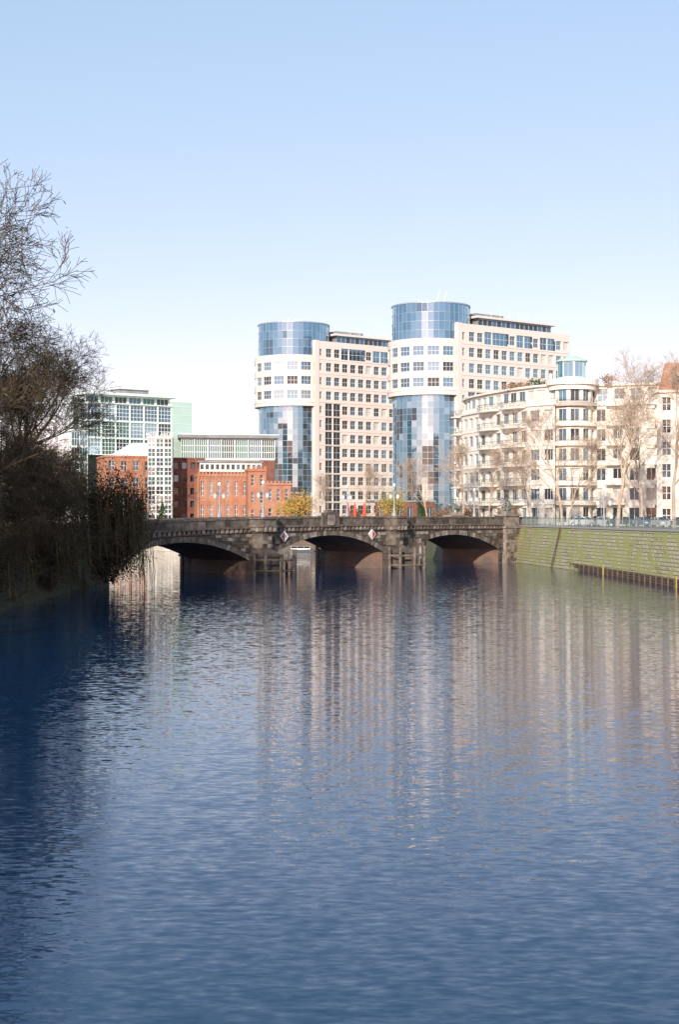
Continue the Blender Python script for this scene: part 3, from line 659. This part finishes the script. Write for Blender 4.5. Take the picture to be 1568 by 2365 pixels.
for k in range(7): bk.box(g2(3.5+k*.72,13.0,.15),(.36,.06,0),(-.05,.3,0),(0,0,.4))
bk.box(g2(8.2,G,0),(.01,0,0),(-1.3,8,0),(0,0,7.4)); bk.box(g2(3.4,12.7,0),(.02,0,0),(-1,6,0),(0,0,2.6)); bk.box(g2(-.02,G,0),(.02,0,0),(-1,6,0),(0,0,10))
o.done()
o=Obj('red_brick_annex'); bk=o.p('walls','brick2'); fr=o.p('frames','frameW'); gd=o.p('glass','gMid'); rf=o.p('roof','roof')
a=planar((7.5,300),(.985,.17),(.17,-.985)); facade(bk,fr,[(gd,1)],a,0,13,G,9.6,6,1,.5,.5,.3,(1,0)); rf.box(a(-.2,9.6,.2),(13.2,2.25,0),(-1.7,10,0),(0,0,.4))
o.done()
def house(name,A,B,h,cols,rows,wm,rm,depth=12,rh=3):
    o=Obj(name); w=o.p('walls',wm); fr=o.p('frames','frameW'); gd=o.p('glass_dark','gDark'); gm=o.p('glass_mid','gMid'); rr=o.p('roof',rm)
    L,v,n=seg(A,B); pt=planar(A,v,n); facade(w,fr,[(gd,2),(gm,2)],pt,0,L,G,G+h,cols,rows,.42,.58,.25,(1,1),.1)
    facade(w,fr,[(gd,2),(gm,2)],planar(B,(-n[0],-n[1]),v),0,depth,G,G+h,4,rows,.42,.58,.25,(1,1),.1)
    facade(w,fr,[(gd,2),(gm,2)],planar(A,(-n[0],-n[1]),(-v[0],-v[1])),0,depth,G,G+h,4,rows,.42,.58,.25,(1,1),.1)
    P=[pt(-.4,0,.4)[:2],pt(L+.4,0,.4)[:2],pt(L+.4,0,-depth)[:2],pt(-.4,0,-depth)[:2]]; Q=[pt(2,0,-depth*.4)[:2],pt(L-2,0,-depth*.4)[:2],pt(L-2,0,-depth*.6)[:2],pt(2,0,-depth*.6)[:2]]
    rr.prism(P,G+h,G+h+.3); rr.prism(P,G+h+.3,G+h+rh,poly2=Q); o.done()
house('pale_apartment_house',(-62,213),(-42,222),9.5,8,3,'white2','roof',12,2)
house('pale_apartment_house',(-92,235),(-66,222),12,9,4,'white','redroof')
house('distant_apartment_house',(-150,380),(-90,400),17,16,5,'white2','redroof')
house('distant_apartment_house',(70,300),(130,290),20,16,6,'white2','redroof')
# ---------------------------------------------------------------- trees
def grow(P,p,d,L,r,lv,mx,rng,nch,wig,up,spread,ratio,tips=None,rmin=.008):
    ns=(5,4,3,3,2,2,2)[lv]; sides=(7,6,5,4,3,3,3)[lv]; nodes=[(p.copy(),r)]; dd=d.copy()
    for i in range(ns):
        dd=(dd+Vector((rng.gauss(0,wig),rng.gauss(0,wig),rng.gauss(0,wig)+(up[lv] if lv<len(up) else 0)))).normalized()
        q=p+dd*(L/ns); r2=max(r*(1-.62*(i+1)/ns),rmin)
        r1=max(r*(1-.62*i/ns),rmin); P.tube(p,q,r1,r2,sides); p=q; nodes.append((p.copy(),r2))
    if lv>=mx:
        if tips is not None: tips.append(p.copy())
        return
    for k in range(nch[lv]):
        f=rng.uniform(.28 if lv else .35,1.0); x=f*ns; i=min(int(x),ns-1); t=x-i
        a,ra=nodes[i]; b2,rb=nodes[i+1]; q=a.lerp(b2,t); rq=ra+(rb-ra)*t
        ax=dd.cross(Vector((rng.gauss(0,1),rng.gauss(0,1),rng.gauss(0,1)))).normalized()
        nd=Matrix.Rotation(spread*rng.uniform(.6,1.25),3,ax)@dd
        grow(P,q,nd,L*ratio*rng.uniform(.7,1.15)*(1.15-.35*f),rq*rng.uniform(.5,.72),lv+1,mx,rng,nch,wig,up,spread,ratio,tips,rmin)
def tree(name,h,r,bark,seed,nch=(7,5,5,4,3),mx=5,up=(.02,.08,.06,.03,.0,0),spread=.75,ratio=.62,lean=(0,0),leaves=None,wig=.12,trunkfrac=.62,rmin=.008):
    rng=random.Random(seed); o=Obj(name); P=o.p('branches',bark); tips=[]
    grow(P,Vector((0,0,-.3)),Vector((lean[0],lean[1],1)).normalized(),h*trunkfrac,r,0,mx,rng,nch,wig,up,spread,ratio,tips,rmin)
    if leaves:
        Lp=o.p('foliage',leaves[0])
        for t in tips:
            if rng.random()<leaves[1]:
                for _ in range(leaves[2]):
                    q=t+Vector((rng.gauss(0,.3),rng.gauss(0,.3),rng.gauss(0,.3))); a=Vector((rng.gauss(0,1),rng.gauss(0,1),rng.gauss(0,1)))*leaves[3]; b2=Vector((rng.gauss(0,1),rng.gauss(0,1),rng.gauss(0,1)))*leaves[3]*.6
                    Lp.face(q,q+a*.5+b2,q+a,q+a*.5-b2)
    return o
# left bank
T1=tree('bare_tree',27,.42,'barkD',3,(10,7,6,5,3),5,spread=.85,lean=(.12,.05),ratio=.62,leaves=('lfO',.10,1,.10),rmin=.018).done((-33.8,95,G))
dup(T1,(-33,70,G),2.1,1.1)
dup(T1,(-32.0,116,G),3.9,.78)
dup(T1,(-31,46,G),1.1,1.05)
dup(T1,(-30.5,125,G),5.2,.66)
dup(T1,(-28.0,102,G),.6,.66)
dup(T1,(-27.4,111,G),5.9,.62)
dup(T1,(-29.5,89,G),4.6,.55)
T2=tree('riverside_tree',13,.25,'barkD',11,(9,7,6,5,4),5,up=(.02,-.02,-.04,-.06,-.10,-.1),spread=.95,lean=(.35,-.05),ratio=.66,leaves=('lfO',.16,1,.13),rmin=.016).done((-28,108,3.0),0,.85)
dup(T2,(-28.3,90,3),.5,.85); dup(T2,(-28,99,2.6),-.3,.8); dup(T2,(-28.5,118,3.5),.2,.95); dup(T2,(-27.5,127,3.5),-.4,.9); dup(T2,(-29.5,135,3.5),2,.9)
def shrub(name,c,rad,n,mats,size=.32,stems=14,clumps=16,tight=.27,strands=0,seed=1,strmat='lfO',zmin=.15):
    rng=random.Random(seed); o=Obj(name); P=o.p('branches','barkD')
    for _ in range(stems):
        d=Vector((rng.gauss(0,.5),rng.gauss(0,.5),1)).normalized()
        grow(P,Vector((c[0],c[1],max(c[2]-rad[2],.4))),d,rad[2]*1.5,.07,2,5,rng,(0,0,6,4,3),.18,(0,0,.02,-.02,-.04,-.05),.7,.62)
    for i,(mk,f) in enumerate(mats): leafcloud(o.p('foliage_%d'%i,mk),c,rad,int(n*f),size,clumps,tight,rng,zmin)
    S=o.p('hanging_shoots',strmat)
    for _ in range(strands):
        a=rng.uniform(-1.6,1.6); p=Vector((c[0]+rad[0]*math.cos(a)*rng.uniform(.75,1.1),c[1]+rad[1]*math.sin(a)*rng.uniform(.6,1),c[2]+rad[2]*rng.uniform(-.1,.6)))
        l=rng.uniform(2,5.5)
        for k in range(4):
            q=p+Vector((rng.gauss(0,.08)+.05,rng.gauss(0,.08),-l/4))
            S.tube(p,q,.026,.02,3); p=q
            if p.z<.5: break
    return o.done()
dm=(('lfD',.62),('lfB',.28),('lfO',.10))
shrub('overhanging_willow',(-22.5,136,6.6),(4.0,4.5,5.6),15000,dm,.26,18,26,.20,200,5)
shrub('riverside_shrub',(-22.0,138,2.8),(3.5,4,2.6),6500,dm,.24,10,18,.24,40,15)
shrub('riverside_shrub',(-24.8,122,4.4),(3.2,6,4.0),8000,dm,.22,20,24,.22,30,6)
shrub('riverside_shrub',(-25.6,106,2.6),(2.4,6,2.6),4500,dm,.18,18,20,.26,20,7)
shrub('riverside_shrub',(-26.0,90,2.2),(2.0,7,2.2),3800,dm,.16,18,20,.28,20,8)
shrub('riverside_shrub',(-26.5,70,2.6),(2.0,9,2.6),3500,dm,.2,12,18,.3,10,9)
shrub('riverside_shrub',(-26.5,48,2.6),(2.0,9,2.6),3500,dm,.2,12,18,.3,10,19)
shrub('riverside_shrub',(-29.5,130,7.0),(4,6,3.2),5000,dm,.22,10,20,.28,0,10)
# far bank vegetation
shrub('golden_willow',(-8.4,263,8.4),(4.5,3,2.7),5600,(('lfY',.85),('lfYG',.15)),.28,6,14,.26,0,21)
shrub('golden_willow',(10.0,262,9.0),(2.7,2.4,3.3),3200,(('lfYG',.6),('lfY',.4)),.28,6,10,.26,0,22)
shrub('evergreen_shrub',(14.9,255,7.6),(1.0,1,2.3),1500,(('lfG',1),),.25,3,7,.3,0,23)
shrub('russet_shrub',(21.5,238,7.0),(2.6,2,1.7),1800,(('lfR',.8),('lfG',.2)),.25,6,9,.3,0,24)
shrub('russet_shrub',(17.5,243,6.9),(2.4,2,1.6),1500,(('lfR',.9),('lfG',.1)),.25,6,9,.3,0,25)
shrub('russet_shrub',(27.2,226,7.0),(2.0,2,1.6),1500,(('lfR',.9),('lfG',.1)),.25,6,9,.3,0,26)
shrub('russet_shrub',(3.2,266,6.8),(3.4,2,1.4),1500,(('lfR',.7),('lfG',.3)),.25,6,9,.3,0,27)
# bare trees on right bank
T3=tree('plane_tree',24,.28,'barkT',31,(9,6,5,4,3),5,up=(.02,.12,.08,.03,.0,0),spread=.6,ratio=.62,rmin=.013).done((37.6,192,G))
dup(T3,(31.2,199,G),2.0,.74); dup(T3,(41.5,176,G),4.1,.92); dup(T3,(34.3,212,G),5.5,.58); dup(T3,(43.2,203,G),1.2,.82); dup(T3,(29.6,220,G),3.3,.5)
dup(T3,(20.5,236,G),1.,.62); dup(T3,(15.5,250,G),2.6,.52); dup(T3,(24.3,230,G),4.4,.55); dup(T3,(5,275,G),4.4,.5); dup(T3,(-2,277,G),3.4,.42)
# spruce
o=Obj('spruce_tree'); tr=o.p('trunk','barkD'); lf=o.p('needles','lfG'); tr.tube((0,0,0),(0,0,4.2),.12,.03,6)
for k in range(26):
    z=.4+k*.15; rr=1.35*(1-z/4.6)
    for j in range(13):
        a=R.uniform(0,6.28); b2=rr*R.uniform(.8,1.1); ca,sa=math.cos(a),math.sin(a)
        for q in range(3): f=q/3; lf.face((ca*b2*f,sa*b2*f,z-.1*f),(ca*b2*(f+.3)-sa*.14,sa*b2*(f+.3)+ca*.14,z-.2*f-.1),(ca*b2*(f+.42),sa*b2*(f+.42),z-.25*f-.12),(ca*b2*(f+.3)+sa*.14,sa*b2*(f+.3)-ca*.14,z-.2*f-.1))
o.done((-34.0,272.6,G),0,1.05)
o=Obj('distant_trees'); P=o.p('crowns','lfR'); P2=o.p('crowns_dark','lfD')
for k in range(60):
    a=R.uniform(-170,190); yy=R.uniform(430,470); leafcloud(P if k%2 else P2,(a,yy,11),(6,4,5),160,1.2,6,.3)
o.done()
def parasol(loc):
    o=Obj('closed_parasol'); a=o.p('canopy','red'); b2=o.p('pole','wpaint')
    b2.tube((0,0,0),(0,0,3.2),.035,.03,6); b2.abox(-.3,.3,-.3,.3,0,.08)
    a.lathe((0,0,.9),[(.20,0),(.27,.25),(.24,.9),(.16,1.6),(.05,2.15),(.01,2.25)],9); return o.done(loc,0,1.3)
for x in (1.55,2.8,4.5): parasol((x,259.5-(x-1.5)*.6,G))
o=Obj('terrace'); t=o.p('deck','pave'); t.prism([(-1,268.5),(0.5,256),(8,254),(11,258),(9,268)],-1,G+.003); o.done()
# boat
o=Obj('moored_boat'); h=o.p('hull','hull'); cb=o.p('canopy','roof'); gl=o.p('cabin_windows','gDark'); dkp=o.p('cabin','wpaint')
secs=[(-6,1.1,.9),(-4,1.6,.85),(0,1.75,.8),(3,1.6,.9),(5,1.0,1.1),(6.3,.05,1.35)]
for (x0,w0,h0),(x1,w1,h1) in zip(secs[:-1],secs[1:]):
    for s in (-1,1): h.face((x0,s*w0,h0),(x1,s*w1,h1),(x1,s*w1*.7,-.2),(x0,s*w0*.7,-.2))
    h.face((x0,-w0,h0-.05),(x1,-w1,h1-.05),(x1,w1,h1-.05),(x0,w0,h0-.05))
h.face((-6,-1.1,.9),(-6,1.1,.9),(-6,.8,-.2),(-6,-.8,-.2))
dkp.abox(-3.5,2.5,-1.2,1.2,.7,1.2); gl.abox(-3.4,2.4,-1.15,1.15,1.2,1.75); cb.abox(-3.9,2.9,-1.35,1.35,1.75,1.95)
for x in (-3.4,-1.5,.5,2.4):
    for s in (-1.17,1.17): dkp.tube((x,s,1.2),(x,s,1.75),.05,.05,4)
B0=o.done((-7,264.5,0),.1,.6); dup(B0,(-1.5,263,0),.3,.5)
# cars
def car(k):
    o=Obj('parked_car'); b=o.p('body',k); g=o.p('windows','gDark'); t=o.p('wheels','tyre'); l=o.p('lights','wpaint'); rl=o.p('tail_lights','red')
    prof=[(-2.15,.35),(-2.2,.7),(-2.1,.95),(-1.5,1.02),(-1.05,1.42),(.35,1.46),(1.05,1.0),(1.9,.88),(2.15,.7),(2.15,.35)]
    W2=.86
    def wd(z): return W2 if z<1.0 else W2-(z-1.0)*.42
    n=len(prof)
    for i in range(n):
        a,c=prof[i],prof[(i+1)%n]; b.face((a[0],-wd(a[1]),a[1]),(c[0],-wd(c[1]),c[1]),(c[0],wd(c[1]),c[1]),(a[0],wd(a[1]),a[1]))
    for s in (-1,1):
        b.face(*[(x,s*wd(z),z) for x,z in prof])
        g.face((-1.35,s*(wd(1.05)+.012),1.05),(.9,s*(wd(1.05)+.012),1.05),(.3,s*(wd(1.38)+.012),1.38),(-1.0,s*(wd(1.36)+.012),1.36))
        b.box((-.25,s*.84-.02,1.03),(.07,0,0),(0,.04,0),(0,-.0,.36))
        for x in (-1.35,1.35): t.tube((x,s*.62,.33),(x,s*.885,.33),.33,.33,14,True); l.tube((x,s*.86,.33),(x,s*.9,.33),.17,.17,10,True)
        l.box((2.12,s*.55-.2,.62),(.05,0,0),(0,.4,0),(0,0,.14)); rl.box((-2.2,s*.62-.17,.72),(.04,0,0),(0,.34,0),(0,0,.16))
    g.face((-1.46,-.72,1.06),(-1.46,.72,1.06),(-1.1,.62,1.39),(-1.1,-.62,1.39)); g.face((.42,-.62,1.44),(.42,.62,1.44),(1.06,.74,1.03),(1.06,-.74,1.03))
    return o
cs=[('carS',(38.2,206)),('carD',(40.6,203.5)),('carW',(36.0,209)),('carB',(42.2,196)),('carS',(42.8,189)),('carR',(39.0,212)),('carD',(44.2,183)),('carW',(44.6,176.5))]
for i,(k,(x,y)) in enumerate(cs): car(k).done((x,y,G+.01),-.75 if i<3 or i==5 else -1.45)
skin('crow',[(0,0,0),(.14,0,.06),(.2,0,.13),(.29,0,.12),(-.16,0,-.05),(-.36,0,-.12),(.02,.03,-.14),(.02,-.03,-.14)],[(0,1),(1,2),(2,3),(0,4),(4,5),(0,6),(0,7)],[.09,.065,.05,.012,.05,.025,.01,.01],'black',(-21.2,92,21.2),.4)
# ---------------------------------------------------------------- light, sky, camera
EL=math.radians(21); sd=Vector((-.27,-.963,0)).normalized(); S=Vector((sd.x*math.cos(EL),sd.y*math.cos(EL),math.sin(EL)))
sl=bpy.data.lights.new('sun','SUN'); sl.energy=5; sl.angle=math.radians(.5); sl.color=(1,.92,.80)
so=bpy.data.objects.new('sun',sl); sc.collection.objects.link(so); so.rotation_euler=(-S).to_track_quat('-Z','Y').to_euler(); so.location=(0,0,100)
wd=bpy.data.worlds.new('World'); sc.world=wd; wd.use_nodes=True; nt=wd.node_tree; bg=nt.nodes['Background']
sk=nt.nodes.new('ShaderNodeTexSky'); sk.sky_type='NISHITA'; sk.sun_disc=False; sk.sun_elevation=EL; sk.sun_rotation=math.atan2(sd.x,sd.y)%(2*math.pi)
sk.air_density=1.0; sk.dust_density=.5; sk.ozone_density=3.0
mul=nt.nodes.new('ShaderNodeMixRGB'); mul.blend_type='MULTIPLY'; mul.inputs['Fac'].default_value=1; mul.inputs['Color2'].default_value=(1.45,.80,.70,1)
nt.links.new(sk.outputs['Color'],mul.inputs['Color1'])
ad=nt.nodes.new('ShaderNodeVectorMath'); ad.operation='ADD'; ad.inputs[1].default_value=(1.35,2.75,3.6)
nt.links.new(mul.outputs['Color'],ad.inputs[0])
nt.links.new(ad.outputs[0],bg.inputs['Color']); bg.inputs['Strength'].default_value=.13
cam=bpy.data.cameras.new('camera'); co=bpy.data.objects.new('camera',cam); sc.collection.objects.link(co); sc.camera=co
co.location=(0,0,7); co.rotation_euler=(math.radians(90.1),0,0); cam.sensor_fit='VERTICAL'; cam.sensor_height=36; cam.lens=50; cam.clip_end=10000; cam.clip_start=.1
sc.view_settings.view_transform='Standard'; sc.view_settings.look='None'; sc.view_settings.exposure=0
